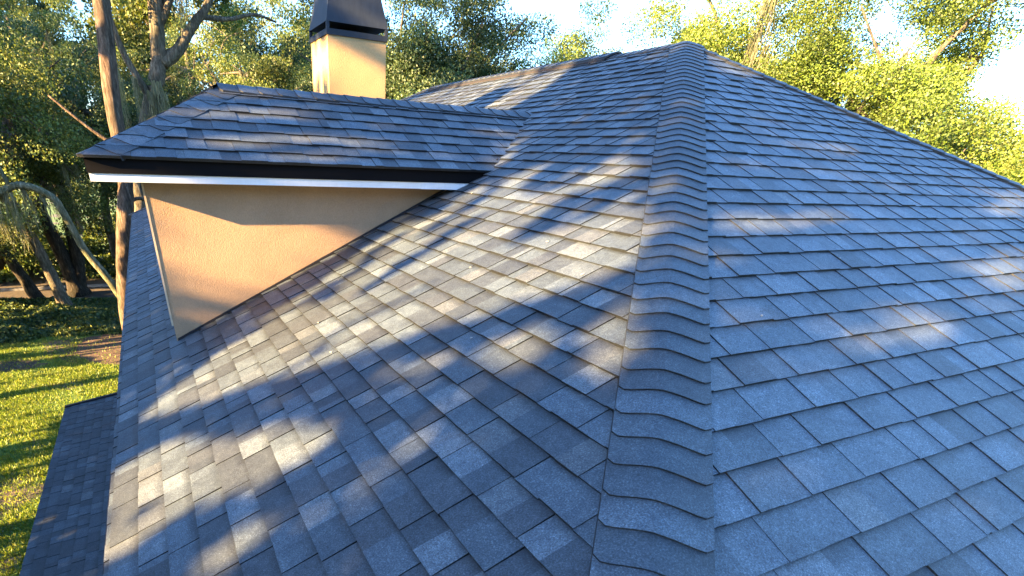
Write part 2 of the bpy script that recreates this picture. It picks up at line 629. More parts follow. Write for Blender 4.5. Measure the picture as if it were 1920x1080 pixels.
# raised ridge vent on the far part of the ridge
mb = MB()
for y0, y1 in ((0.92, 5.3),):
    mb.prism([(-0.17, y0, APEX - 0.17 * TAN + 0.012), (0.17, y0, APEX - 0.17 * TAN + 0.012), (0.17, y0, APEX - 0.17 * TAN + 0.036), (0, y0, APEX + 0.036), (-0.17, y0, APEX - 0.17 * TAN + 0.036)], (0, y1 - y0, 0), (0.03, 0.03, 0.033))
mb.build('ridge_vent', M_FLASH, house)
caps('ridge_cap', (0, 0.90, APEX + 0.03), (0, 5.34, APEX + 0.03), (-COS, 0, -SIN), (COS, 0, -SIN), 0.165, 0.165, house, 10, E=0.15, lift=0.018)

# eave metal, fascia, walls
mb = MB()
t_ = 0.012
mb.box((-HALF - 0.008, -HALF, EAVE - 0.05), (-HALF + 0.012, RIDGE_END + HALF, EAVE - 0.003))
mb.box((-HALF, -HALF - 0.008, EAVE - 0.05), (HALF, -HALF + 0.011, EAVE - 0.003))
mb.box((-HALF, RIDGE_END + HALF - 0.011, EAVE - 0.05), (HALF, RIDGE_END + HALF + 0.008, EAVE - 0.003))
mb.build('drip_edge', M_FLASH, house)
mb = MB()
mb.box((-5.10, -5.1, 0), (5.10, 10.7, EAVE - 0.165))
mb.build('wall', M_WALL, house)

# ------------------------------------------------------------------ dormer
dormer = empty('dormer', (-3.2, 0.5, 6.3))
dormer.parent = house
dormer.matrix_parent_inverse = Matrix.Translation(-Vector(world_loc(house)))
DZ, DR = 7.47, 0.51                 # ridge height and ridge y
D_EY = -0.54                        # near eave
run = DR - D_EY
DE = DZ - run * TAN                 # eave height
DX = -5.42                          # front eave x
DXR = DX + run                      # ridge's front end
xr = -(APEX - DZ) / TAN             # ridge meets the main roof
xe = -(APEX - DE) / TAN             # eave meets the main roof
BD = run / COS
W_D = (3, 3.5, 3.5, 2.6, 1.8, 0.9, 2)
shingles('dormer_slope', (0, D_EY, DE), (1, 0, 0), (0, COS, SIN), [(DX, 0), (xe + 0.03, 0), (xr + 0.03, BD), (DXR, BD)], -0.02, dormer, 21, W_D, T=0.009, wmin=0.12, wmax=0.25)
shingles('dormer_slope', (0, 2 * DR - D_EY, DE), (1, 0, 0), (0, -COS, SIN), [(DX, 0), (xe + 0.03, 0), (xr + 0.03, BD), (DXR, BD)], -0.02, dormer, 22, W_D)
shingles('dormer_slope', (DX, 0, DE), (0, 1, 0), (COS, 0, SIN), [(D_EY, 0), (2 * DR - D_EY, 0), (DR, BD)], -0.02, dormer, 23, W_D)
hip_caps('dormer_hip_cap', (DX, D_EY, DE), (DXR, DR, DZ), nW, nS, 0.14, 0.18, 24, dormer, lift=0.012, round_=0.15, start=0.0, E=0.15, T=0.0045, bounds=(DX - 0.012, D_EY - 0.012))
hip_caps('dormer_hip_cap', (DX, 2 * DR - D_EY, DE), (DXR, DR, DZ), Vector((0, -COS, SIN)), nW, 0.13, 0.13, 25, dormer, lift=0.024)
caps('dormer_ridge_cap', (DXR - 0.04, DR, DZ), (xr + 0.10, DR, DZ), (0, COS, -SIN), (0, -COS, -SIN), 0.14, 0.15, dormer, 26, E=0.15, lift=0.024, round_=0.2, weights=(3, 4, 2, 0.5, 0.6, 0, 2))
# eave boards run round the dormer: black drip board above, white trim board below
yN, yF = D_EY, 2 * DR - D_EY


def ring_board(name, inset, z0, z1, mat, thick=0.02):
    m = MB()
    x0 = DX + inset
    a, b = yN + inset, yF - inset
    m.box((x0, a, z0), (-1.9, a + thick, z1))
    m.box((x0, b - thick, z0), (-1.9, b, z1))
    m.box((x0, a + thick, z0), (x0 + thick, b - thick, z1))
    return m.build(name, mat, dormer)


ring_board('black_drip_board', 0.022, DE - 0.088, DE - 0.003, M_BLACK)
ring_board('white_fascia_board', 0.030, DE - 0.135, DE - 0.0895, M_WHITE, 0.022)
mb = MB()
mb.box((DX + 0.055, yN + 0.055, DE - 0.128), (-2.0, yF - 0.055, DE - 0.115))
mb.build('soffit', M_SOFFIT, dormer)
mb = MB()
WY, WX = -0.36, -5.09
mb.box((WX, WY, 5.4), (-1.5, 2 * DR - WY, DE - 0.117))
mb.build('cheek_wall', M_STUCCO, dormer)
# cream corner bead, stopping short of the roof
mb = MB()
mb.box((WX - 0.014, WY - 0.004, 5.86), (WX - 0.001, WY + 0.03, DE - 0.129))
mb.build('corner_bead', M_TRIM, dormer)
# step flashing where the wall meets the shingles
mb = MB()
x0, x1 = WX + 0.01, -2.25
zz = lambda x: APEX + x * TAN
mb.prism([(x0, WY - 0.012, zz(x0) + 0.012), (x1, WY - 0.012, zz(x1) + 0.012), (x1, WY - 0.012, zz(x1) + 0.030), (x0, WY - 0.012, zz(x0) + 0.030)], (0, 0.0105, 0))
mb.build('step_flashing', M_FLASH, dormer)
mb = MB()
mb.box((-3.05, yN + 0.0265, DE - 0.1365), (-2.35, yN + 0.0295, DE - 0.090))
mb.build('fascia_splice', M_WHITE, dormer)

# ------------------------------------------------------------------ chimney
chim = MB()
CX0, CX1, CY0, CY1 = -3.14, -2.51, 1.60, 2.22
chim.box((CX0, CY0, 5.6), (CX1, CY1, 8.06))
chimney = chim.build('chimney', M_CHIM, house)
mb = MB()
o_ = 0.012
mb.box((CX0 - o_, CY0 - o_, 8.045), (CX1 + o_, CY1 + o_, 8.09))
for px_ in (CX0 - o_, CX1 + o_ - 0.03):
    for py_ in (CY0 - o_, CY1 + o_ - 0.03):
        mb.frustum((px_, py_), (px_ + 0.03, py_ + 0.03), 8.09, (px_, py_), (px_ + 0.03, py_ + 0.03), 8.142)
cap = mb.build('chimney_cap', M_CAP, chimney)
mb = MB()
mb.frustum((CX0 - 0.014, CY0 - 0.014), (CX1 + 0.014, CY1 + 0.014), 8.142, (CX0 + 0.055, CY0 + 0.055), (CX1 - 0.055, CY1 - 0.055), 8.42)
mb.box((CX0 + 0.03, CY0 + 0.03, 8.4205), (CX1 - 0.03, CY1 - 0.03, 8.45))
mb.build('cap_hood', M_CAP, chimney)
mb = MB()
mb.tube([(-2.82, 1.92, 8.05), (-2.82, 1.92, 8.138)], [0.11, 0.11], 16)
mb.build('flue_pipe', M_CAP, chimney)

# ------------------------------------------------------------------ lower porch roof
PX, PZ, PS = -7.23, 2.90, 0.16
pl = math.hypot(1, PS)
pb = (-5.10 - PX) * pl
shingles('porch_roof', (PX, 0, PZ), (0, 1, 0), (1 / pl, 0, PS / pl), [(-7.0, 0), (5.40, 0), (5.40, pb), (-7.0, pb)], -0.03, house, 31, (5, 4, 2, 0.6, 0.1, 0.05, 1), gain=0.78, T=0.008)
mb = MB()
mb.prism([(PX + 0.01, 5.39, PZ - 0.01), (-5.11, 5.39, PZ - 0.01 + PS * 2.12), (-5.11, 5.39, PZ - 0.14), (PX + 0.01, 5.39, PZ - 0.14)], (0, -12.3, 0))
mb.build('porch_roof_deck', M_UNDER, house)
mb = MB()
mb.prism([(PX - 0.005, 5.36, PZ + 0.012), (-5.11, 5.36, PZ + 0.012 + PS * 2.12), (-5.11, 5.36, PZ + 0.035 + PS * 2.12), (PX - 0.005, 5.36, PZ + 0.035)], (0, 0.06, 0))
mb.build('porch_rake_edge', M_FLASH, house)

# pale flecks lying about on the shingles
rr = random.Random(91)
for k in range(16):
    if k < 9:
        x = rr.uniform(-5.2, -2.6); y = rr.uniform(x + 0.3, min(x + 3.0, -0.5)); z = APEX + x * TAN; up = Vector((-SIN, 0, COS))
    elif k < 12:
        y = rr.uniform(-4.0, -1.5); x = rr.uniform(y + 0.3, -y - 0.5); z = APEX + y * TAN; up = Vector((0, -SIN, COS))
    else:
        x = rr.uniform(-7.1, -6.2); y = rr.uniform(0.5, 5.0); z = PZ + (x - PX) * PS; up = Vector((-PS, 0, 1)).normalized()
    s_ = rr.uniform(0.003, 0.006)
    a_ = rr.uniform(0, 6.28)
    e = Vector((math.cos(a_), math.sin(a_), 0)); e = (e - up * e.dot(up)).normalized(); f_ = up.cross(e)
    c = Vector((x, y, z)) + up * 0.017
    m = MB()
    m.prism([c + e * s_ * 1.6, c + e * s_ * 0.5 + f_ * s_ * 0.8, c - e * s_ + f_ * s_ * 0.5, c - e * s_ * 1.4, c - f_ * s_ * 0.7], up * 0.003)
    tag(m.build('leaf_fleck', M_FLECK), 'tiny pale dry leaf fleck lying loose on the shingles', 'leaf', 'pale flecks scattered on the shingles')


# ------------------------------------------------------------------ ground
mb = MB()
xs = [-400, -60, -30, -20, -14, -11, -8, -5, 0, 6, 20, 60, 400]
ys = [-300, -40, -10, 0, 5, 10, 15, 20, 25, 30, 40, 80, 500]
mb.add([(x, y, 0) for y in ys for x in xs], [(j * len(xs) + i, j * len(xs) + i + 1, (j + 1) * len(xs) + i + 1, (j + 1) * len(xs) + i) for j in range(len(ys) - 1) for i in range(len(xs) - 1)])
tag(mb.build('lawn_ground', M_GROUND), kind='structure')


def blob(name, cx, cy, rx, ry, z, mat, seed, rot=0.0, n=40):
    rr = random.Random(seed)
    ph = [rr.uniform(0, 6.28) for _ in range(4)]
    pts = [(cx, cy, z)]
    for k in range(n):
        a = 2 * math.pi * k / n
        r = 1 + 0.14 * math.sin(2 * a + ph[0]) + 0.1 * math.sin(3 * a + ph[1]) + 0.07 * math.sin(7 * a + ph[2]) + 0.05 * math.sin(11 * a + ph[3])
        x, y = rx * r * math.cos(a), ry * r * math.sin(a)
        pts.append((cx + x * math.cos(rot) - y * math.sin(rot), cy + x * math.sin(rot) + y * math.cos(rot), z))
    m = MB()
    m.add(pts, [(0, 1 + k, 1 + (k + 1) % n) for k in range(n)])
    return tag(m.build(name, mat), kind='structure')


blob('leaf_litter_ground', -7.0, 18.2, 2.0, 2.6, 0.004, M_SOIL, 3)
blob('bare_dirt_ground', -9.6, 33, 18, 8.0, 0.008, M_DIRT, 4)
blob('bare_dirt_ground', -11.5, 16.8, 1.9, 0.6, 0.004, M_DIRT, 5, 0.1)
mb = MB()
mb.box((-14.2, 29.2, 0.0), (-6.9, 29.5, 0.12))
tag(mb.build('concrete_path', M_CONC), kind='structure')


# ------------------------------------------------------------------ sun-fleck pattern: patches of roof and lawn to leave lit; the west crowns are carved to match (metres)
LIT_WEST = [(0.97, [(-5.3, -1.41), (-5.16, -1.29), (-4.81, -1.13), (-4.43, -1.2), (-4.15, -1.3), (-3.88, -1.6), (-3.57, -1.74), (-3.38, -1.92), (-3.16, -2.03), (-2.95, -2.14), (-2.81, -2.26), (-2.63, -2.41), (-2.82, -2.62), (-3.04, -2.81), (-3.23, -2.71), (-3.39, -2.57), (-3.62, -2.47), (-3.83, -2.28), (-4.08, -2.13), (-4.25, -2.06), (-4.47, -1.94), (-4.7, -1.78), (-4.95, -1.66)]), (0.58, [(-5.15, -1.16), (-4.79, -1.04), (-4.52, -0.83), (-4.2, -0.89), (-3.81, -0.73), (-3.21, -0.59), (-2.78, -0.67), (-2.42, -0.86), (-2.16, -1.15), (-2.05, -1.8), (-2.65, -2.45), (-2.95, -2.14), (-3.38, -1.92), (-3.88, -1.6), (-4.43, -1.2)]), (0.95, [(-5.55, -1.94), (-5.44, -1.92), (-5.33, -1.95), (-5.23, -1.99), (-5.07, -2.21), (-4.93, -2.33), (-4.81, -2.39), (-4.7, -2.5), (-4.59, -2.65), (-4.55, -2.75), (-4.61, -2.77), (-4.73, -2.75), (-4.85, -2.74), (-4.97, -2.67), (-5.08, -2.61), (-5.2, -2.61), (-5.31, -2.64), (-5.53, -2.64)]), (0.3, [(-4.21, -3.01), (-4.11, -3.11), (-4.19, -3.22), (-4.32, -3.24), (-4.42, -3.24), (-4.49, -3.12), (-4.35, -3.07)]), (0.8, [(-5.11, -3.01), (-4.99, -2.96), (-4.84, -3.03), (-4.84, -3.13), (-4.97, -3.13), (-5.08, -3.16), (-5.16, -3.12), (-5.22, -3.05)]), (0.97, [(-3.76, -2.83), (-3.62, -2.87), (-3.57, -2.98), (-3.65, -3.03), (-3.76, -2.97)]), (0.75, [(-4.21, -2.47), (-4.06, -2.52), (-3.89, -2.69), (-3.86, -2.79), (-4.03, -2.69), (-4.17, -2.58)]), (0.97, [(-3.47, -3.1), (-3.32, -3.11), (-3.38, -3.2), (-3.49, -3.19)]), (0.97, [(-3.58, -3.25), (-3.46, -3.26), (-3.56, -3.4), (-3.58, -3.33)]), (0.95, [(-0.47, 5.37), (0.02, 3.85), (-0.04, 2.27), (-0.4, 2.02), (-1.06, 1.98), (-0.94, 2.75)]), (0.95, [(-1.1, 1.85), (-0.39, 1.87), (-0.05, 1.57), (-0.61, 1.25), (-1.2, 1.16)]), (0.8, [(-2.12, -0.05), (-1.88, -0.01), (-1.73, 0.09), (-1.81, -0.16), (-2.28, -0.56), (-2.46, -0.45)]), (0.8, [(-2.41, -2.25), (-2.31, -2.26), (-2.31, -2.5), (-2.42, -2.6), (-2.48, -2.61), (-2.48, -2.4)]), (0.75, [(-2.74, -2.58), (-2.63, -2.56), (-2.7, -2.89), (-2.77, -2.95), (-2.8, -2.74)]), (0.55, [(-3.41, -3.23), (-3.32, -3.3), (-3.31, -3.46), (-3.38, -3.52), (-3.48, -3.32)])]
LIT_SOUTH = [(0.8, [(0.04, -0.29), (0.38, -0.27), (0.35, -0.64), (-0.09, -0.63)]), (0.7, [(-1.14, -1.51), (-0.44, -1.44), (-0.55, -1.58), (-1.1, -1.63)]), (0.75, [(-2.31, -2.59), (-2.11, -2.57), (-1.77, -2.64), (-1.98, -2.73), (-2.24, -2.73), (-2.41, -2.7)]), (0.75, [(-2.65, -2.9), (-2.48, -2.93), (-2.51, -3.0), (-2.74, -3.01)]), (0.33, [(-0.85, -2.08), (0.44, -2.14), (2.16, -2.3), (-0.38, -3.42), (-0.87, -3.2), (-1.16, -3.09), (-1.55, -2.85)]), (0.36, [(-0.11, -1.82), (0.31, -1.93), (1.03, -2.18), (-0.05, -2.16)]), (0.3, [(-2.19, -3.37), (-1.65, -3.38), (-1.31, -3.49), (-2.05, -3.67), (-2.5, -3.64), (-2.59, -3.54)]), (0.22, [(-0.4, -0.79), (0.35, -1.02), (0.73, -1.66), (-0.33, -1.98), (-1.08, -1.77)]), (0.24, [(-1.92, -2.26), (-1.19, -2.34), (-1.49, -2.81), (-2.08, -2.96), (-2.47, -2.79)]), (0.7, [(1.09, -2.29), (1.94, -2.39), (1.6, -2.54), (0.92, -2.47)]), (0.6, [(-0.95, -2.97), (-0.43, -3.04), (-0.32, -3.19), (-0.83, -3.11)])]
LIT_WALL = [(0.95, [(-5.11, 6.83), (-4.89, 6.79), (-4.58, 6.69), (-4.28, 6.6), (-4.1, 6.55), (-3.68, 6.54), (-3.82, 6.38), (-3.92, 6.26), (-4.25, 6.11), (-5.09, 6.34)]), (0.3, [(-5.09, 6.34), (-4.25, 6.11), (-4.48, 5.99), (-5.09, 6.07)])]
DARK_WALL = [(0.0, [(-5.05, 6.52), (-4.75, 6.54), (-4.3, 6.41), (-4.31, 6.36), (-4.7, 6.42), (-5.06, 6.48)])]
LIT_CHIMNEY = [(0.95, [(-3.15, 7.96), (-2.94, 7.92), (-2.49, 7.79), (-2.48, 7.51), (-3.18, 7.47)])]
LIT_LAWN = [(0.85, [(-11.09, 16.18), (-9.13, 16.09), (-7.12, 16.02), (-7.06, 12.64), (-8.82, 11.42), (-10.1, 10.51)]), (0.5, [(-11.58, 18.99), (-7.26, 18.71), (-7.24, 17.31), (-11.29, 17.36)]), (0.8, [(-9.66, 8.01), (-8.66, 8.8), (-8.52, 6.56), (-8.9, 5.73), (-9.33, 6.08)]), (0.8, [(-9.19, 5.31), (-8.8, 5.69), (-8.71, 4.48), (-9.07, 4.62)]), (0.35, [(-10.1, 10.51), (-8.82, 11.42), (-8.66, 8.8), (-9.66, 8.01)]), (0.9, [(-8.21, 17.94), (-7.06, 18.65), (-7.03, 15.99), (-7.91, 15.69)]), (0.3, [(-13.08, 27.63), (-7.29, 26.16), (-7.16, 18.68), (-11.64, 19.34)])]


Lv = -np.array(TO_SUN)               # direction the light travels
E1 = np.array([-Lv[1], Lv[0], 0.0]); E1 /= np.linalg.norm(E1)
E2 = np.cross(Lv, E1)
if E2[2] < 0: E2 = -E2


def in_poly(px, py, poly):
    res = np.zeros(px.shape, bool)
    n = len(poly)
    for i in range(n):
        x0, y0 = poly[i]
        x1, y1 = poly[(i + 1) % n]
        if y0 == y1: continue
        cross = ((y0 > py) != (y1 > py)) & (px < (x1 - x0) * (py - y0) / (y1 - y0) + x0)
        res ^= cross
    return res


def level(px, py, polys, base):
    out = np.full(px.shape, base)
    for v, poly in polys:
        out = np.where(in_poly(px, py, poly), np.maximum(out, v), out)
    return out


def vnoise(u, v, seed):
    """smooth value noise 0..1"""
    g = np.random.default_rng(seed).random((64, 64))
    iu, iv = np.floor(u).astype(int), np.floor(v).astype(int)
    fu, fv = u - iu, v - iv
    fu, fv = fu * fu * (3 - 2 * fu), fv * fv * (3 - 2 * fv)
    a, b = g[iu % 64, iv % 64], g[(iu + 1) % 64, iv % 64]
    c, d = g[iu % 64, (iv + 1) % 64], g[(iu + 1) % 64, (iv + 1) % 64]
    return (a * (1 - fu) + b * fu) * (1 - fv) + (c * (1 - fu) + d * fu) * fv


def sunlit_level(P):
    """for points P upwind of the house: how much of the sunlight passing there should get through (0..1)"""
    n = len(P)
    best = np.full(n, 1e9)
    lev = np.full(n, 0.25)

    def hit(t, ok, val):
        nonlocal best, lev
        ok = ok & (t > 0) & (t < best)
        lev = np.where(ok, val, lev)
        best = np.where(ok, t, best)
    s_, t_ = P @ E1, P @ E2
    far = np.where(0.65 * vnoise(s_ / 1.5 + 500, t_ / 1.1 + 500, 12) + 0.35 * vnoise(s_ / 0.5 + 500, t_ / 0.4 + 500, 13) > 0.57, 0.97, 0.08)
    # lawn
    t = (0.0 - P[:, 2]) / Lv[2]
    Q = P + Lv * t[:, None]
    hit(t, np.ones(n, bool), np.where((Q[:, 0] > -16) & (Q[:, 0] < -5.2) & (Q[:, 1] < 24), level(Q[:, 0], Q[:, 1], LIT_LAWN, 0.13), far))
    # main slopes
    t = (APEX - P[:, 2] + P[:, 0] * TAN) / (Lv[2] - Lv[0] * TAN)
    Q = P + Lv * t[:, None]
    ok = (Q[:, 0] < 0) & (Q[:, 0] > -HALF) & (Q[:, 1] > Q[:, 0]) & (Q[:, 1] < RIDGE_END - Q[:, 0])
    hit(t, ok, level(Q[:, 0], Q[:, 1], LIT_WEST, np.where(Q[:, 1] > 1.6, 0.12, 0.0)))
    t = (APEX - P[:, 2] + P[:, 1] * TAN) / (Lv[2] - Lv[1] * TAN)
    Q = P + Lv * t[:, None]
    ok = (Q[:, 1] < 0.25) & (Q[:, 1] > -HALF) & (Q[:, 0] > Q[:, 1]) & (Q[:, 0] < 0.35 - Q[:, 1])
    hit(t, ok, level(Q[:, 0], Q[:, 1], LIT_SOUTH, 0.0))
    # west wall under the eave
    t = (-5.1 - P[:, 0]) / Lv[0]
    Q = P + Lv * t[:, None]
    hit(t, (Q[:, 2] < EAVE - 0.1) & (Q[:, 2] > 0) & (Q[:, 1] > -5.1) & (Q[:, 1] < 10.7), np.full(n, 0.05))
    # porch roof
    t = (PZ - P[:, 2] + (P[:, 0] - PX) * PS) / (Lv[2] - Lv[0] * PS)
    Q = P + Lv * t[:, None]
    hit(t, (Q[:, 0] > PX - 0.05) & (Q[:, 0] < -5.1) & (Q[:, 1] < 5.45), np.full(n, 0.04))
    # dormer: near slope, front slope, cheek wall
    t = (DE - P[:, 2] + (P[:, 1] - D_EY) * TAN) / (Lv[2] - Lv[1] * TAN)
    Q = P + Lv * t[:, None]
    hit(t, (Q[:, 1] > D_EY) & (Q[:, 1] < DR) & (Q[:, 0] > DX + Q[:, 1] - D_EY) & (Q[:, 0] < xr), np.where(Q[:, 0] < -3.8, 0.27, 0.06))
    t = (DE - P[:, 2] + (P[:, 0] - DX) * TAN) / (Lv[2] - Lv[0] * TAN)
    Q = P + Lv * t[:, None]
    hit(t, (Q[:, 0] > DX) & (Q[:, 0] < DXR) & (np.abs(Q[:, 1] - DR) < run - (Q[:, 0] - DX) * 0 - 0) & (np.abs(Q[:, 1] - DR) < run), np.full(n, 0.3))
    t = (WY - P[:, 1]) / Lv[1]
    Q = P + Lv * t[:, None]
    v = level(Q[:, 0], Q[:, 2], LIT_WALL, 0.0)
    for _, poly in DARK_WALL:
        v = np.where(in_poly(Q[:, 0], Q[:, 2], poly), 0.15, v)
    hit(t, (Q[:, 0] > WX) & (Q[:, 0] < -2.4) & (Q[:, 2] < DE - 0.1) & (Q[:, 2] > APEX + Q[:, 0] * TAN), v)
    # chimney: south face and west face
    t = (CY0 - P[:, 1]) / Lv[1]
    Q = P + Lv * t[:, None]
    hit(t, (Q[:, 0] > CX0) & (Q[:, 0] < CX1) & (Q[:, 2] < 8.45) & (Q[:, 2] > 6.6), level(Q[:, 0], Q[:, 2], LIT_CHIMNEY, 0.05))
    t = (CX0 - P[:, 0]) / Lv[0]
    Q = P + Lv * t[:, None]
    hit(t, (Q[:, 1] > CY0) & (Q[:, 1] < CY1) & (Q[:, 2] < 8.45) & (Q[:, 2] > 6.6), np.where(Q[:, 2] < 8.0, np.where(Q[:, 1] < CY0 + 0.13, 0.62, 0.3), 0.2))
    return lev


# ------------------------------------------------------------------ trees
def leaf_quads(C, size, rng, flat=0.0):
    """little rhombic leaf faces of random attitude round the centres C"""
    n = len(C)
    a = rng.normal(size=(n, 3)); a /= np.linalg.norm(a, axis=1)[:, None]
    b = rng.normal(size=(n, 3)); b -= a * (a * b).sum(1)[:, None]; b /= np.linalg.norm(b, axis=1)[:, None]
    s = size * rng.uniform(0.6, 1.35, (n, 1))
    w = s * rng.uniform(0.45, 0.75, (n, 1))
    return np.stack([C - a * s * 0.5, C + b * w * 0.5, C + a * s * 0.5, C - b * w * 0.5], 1)


def leaf_cols(n, pal, rng, clump=None):
    pal = np.array(pal)
    k = rng.integers(0, len(pal), n)
    c = pal[k] * rng.uniform(0.7, 1.35, (n, 1))
    if clump is not None: c = c * clump[:, None]
    return c


GREEN_DARK = [(0.04, 0.075, 0.03), (0.06, 0.10, 0.04), (0.035, 0.065, 0.03), (0.085, 0.12, 0.045)]
GREEN_MID = [(0.085, 0.125, 0.03), (0.12, 0.16, 0.04), (0.06, 0.10, 0.03), (0.17, 0.19, 0.05)]
GREEN_YELLOW = [(0.12, 0.19, 0.025), (0.18, 0.25, 0.035), (0.085, 0.14, 0.025), (0.22, 0.25, 0.06)]


def branchy(mb, a, b, r0, r1, rr, bend=0.25, n=5):
    a, b = Vector(a), Vector(b)
    L = (b - a).length
    mid1 = a.lerp(b, 0.35) + Vector((rr.uniform(-1, 1), rr.uniform(-1, 1), rr.uniform(-0.2, 1))) * L * bend * 0.5
    mid2 = a.lerp(b, 0.7) + Vector((rr.uniform(-1, 1), rr.uniform(-1, 1), rr.uniform(-0.5, 0.8))) * L * bend * 0.5
    p = smooth_path([a, mid1, mid2, b], n)
    mb.tube(p, [r0 + (r1 - r0) * i / (len(p) - 1) for i in range(len(p))], 6, wob=0.1, seed=rr.randint(0, 9999))
    return p


def moss_drape(root, x, y, z, length, width, rng):
    """one hanging beard of thin strands"""
    V, C = [], []
    k = int(24 + width * 90)
    for _ in range(k):
        px, py, pz = x + np.clip(rng.normal(0, width * 0.35), -width * 0.6, width * 0.6), y + np.clip(rng.normal(0, width * 0.35), -width * 0.6, width * 0.6), z + rng.uniform(-0.1, 0.05)
        l = length * rng.uniform(0.45, 1.0)
        w = rng.uniform(0.006, 0.016)
        seg = 4
        for i in range(seg):
            l0, l1 = l * i / seg, l * (i + 1) / seg
            nx, ny = px + rng.normal(0, 0.05), py + rng.normal(0, 0.05)
            w1, w0 = w * (1 - 0.2 * (i + 1)), w * (1 - 0.2 * i)
            a = rng.uniform(0, 3.14)
            ca, sa = math.cos(a), math.sin(a)
            V.append([(px - ca * w0, py - sa * w0, pz - l0), (px + ca * w0, py + sa * w0, pz - l0), (nx + ca * w1, ny + sa * w1, pz - l1), (nx - ca * w1, ny - sa * w1, pz - l1)])
            g = rng.uniform(0.75, 1.2)
            C.append((0.20 * g, 0.20 * g, 0.125 * g))
            px, py = nx, ny
    return quads('hanging_moss', np.array(V), np.array(C), M_MOSS, root)


def tree(name, label, base, trunk, r0, crown, nleaf, pal, seed, group=None, size=0.13, moss=0, bark=None, limbs=9, clumps=46, extra=None, cat='tree', keep=None, clump_r=(0.45, 1.0), flat=0.75, trunk_r1=0.45, limb_lo=0.5):
    """trunk: list of points; crown: (cx, cy, cz, rx, ry, rz) ellipsoid that the limbs fill with leaf clumps"""
    rr = random.Random(seed)
    rng = np.random.default_rng(seed)
    root = empty(name, base)
    tag(root, label, cat, group)
    mb = MB()
    path = smooth_path(trunk, 5)
    n = len(path)
    rad = [r0 * (1 - (1 - trunk_r1) * i / (n - 1)) for i in range(n)]
    rad[0] *= 1.45
    if n > 3: rad[1] *= 1.15
    mb.tube(path, rad, 12, wob=0.06, seed=seed)
    for pts, ra, rb in (extra or []):
        p = smooth_path(pts, 5)
        mb.tube(p, [ra + (rb - ra) * i / (len(p) - 1) for i in range(len(p))], 9, wob=0.08, seed=seed + 3)
    cen = []
    if crown:
        cx, cy, cz, rx, ry, rz = crown
        tips = []
        for i in range(limbs):
            a = 2 * math.pi * (i + rr.uniform(-0.3, 0.3)) / limbs
            el = rr.uniform(-0.35, 0.85)
            q = rr.uniform(0.6, 0.9)
            tip = (cx + rx * q * math.cos(a) * math.cos(el), cy + ry * q * math.sin(a) * math.cos(el), cz + rz * q * math.sin(el))
            st = path[int((limb_lo + (0.95 - limb_lo) * rr.random()) * (n - 1))]
            lp = branchy(mb, st, tip, r0 * 0.36, r0 * 0.06, rr)
            tips.append(lp)
            for j in range(2):
                s2 = lp[int(len(lp) * rr.uniform(0.35, 0.75))]
                t2 = Vector(s2) + Vector((rr.uniform(-1, 1) * rx, rr.uniform(-1, 1) * ry, rr.uniform(-0.5, 0.7) * rz)) * 0.42
                tips.append(branchy(mb, s2, t2, r0 * 0.15, r0 * 0.035, rr))
        for i in range(clumps):
            if rr.random() < 0.55:
                p = rr.choice(tips)
                c = np.array(p[int((0.45 + 0.55 * rr.random()) * (len(p) - 1))]) + rng.normal(0, 0.3, 3)
            else:
                d = rng.normal(size=3); d /= np.linalg.norm(d)
                q = rng.uniform(0.45, 1.0) ** 0.6
                c = np.array([cx, cy, cz]) + d * np.array([rx, ry, rz]) * q
            cen.append((c, rr.uniform(*clump_r), rr.uniform(0.5, 1.35)))
        tot = sum(c[1] ** 2 for c in cen)
        PTS, CL = [], []
        for c, r, g in cen:
            m = max(8, int(nleaf * r * r / tot))
            d = rng.normal(size=(m, 3)); d /= np.linalg.norm(d, axis=1)[:, None]
            q = rng.uniform(0.15, 1.0, (m, 1)) ** 0.5
            PTS.append(c + d * q * r * np.array([1.15, 1.15, flat]))
            CL.append(np.full(m, g))
        PTS, CL = np.concatenate(PTS), np.concatenate(CL)
        if keep is not None:
            k = keep(PTS)
            PTS, CL = PTS[k], CL[k]
        quads('crown', leaf_quads(PTS, size, rng), leaf_cols(len(PTS), pal, rng, CL), M_LEAF, root)
        for i in range(moss):
            p = rr.choice(tips)
            x, y, z = p[int(rr.uniform(0.25, 1) * (len(p) - 1))]
            moss_drape(root, x, y, z, rr.uniform(0.6, 2.0), rr.uniform(0.1, 0.3), rng)
    mb.build('trunk', bark or M_OAK, root, True)
    return root, rng


def finish_moss(res, extra=()):
    root, rng = res
    for x, y, z, l, w in extra:
        moss_drape(root, x, y, z, l, w, rng)
    return root


# tall bare-trunked pine by the roof corner
finish_moss(tree('pine_tree', 'tall pine with bare reddish trunk rising beyond the dormer roof', (-6.45, 12, 0),
                 [(-6.45, 12, 0), (-6.34, 12, 2.6), (-6.1, 12, 4.1), (-5.53, 12, 6.3), (-5.45, 12, 7.8), (-5.2, 12, 9.7), (-5.0, 12.1, 12.5)], 0.215,
                 (-4.8, 12.6, 14.8, 2.6, 2.6, 1.8), 9000, GREEN_DARK, 101, bark=M_PINE, limbs=7, clumps=26, cat='pine', trunk_r1=0.8, limb_lo=0.9,
                 extra=[([(-5.52, 12, 6.9), (-6.1, 12.1, 7.3), (-6.8, 12.3, 7.9)], 0.05, 0.02), ([(-5.85, 12, 5.5), (-5.3, 12.6, 5.75), (-4.6, 13.2, 5.2)], 0.06, 0.03)]))
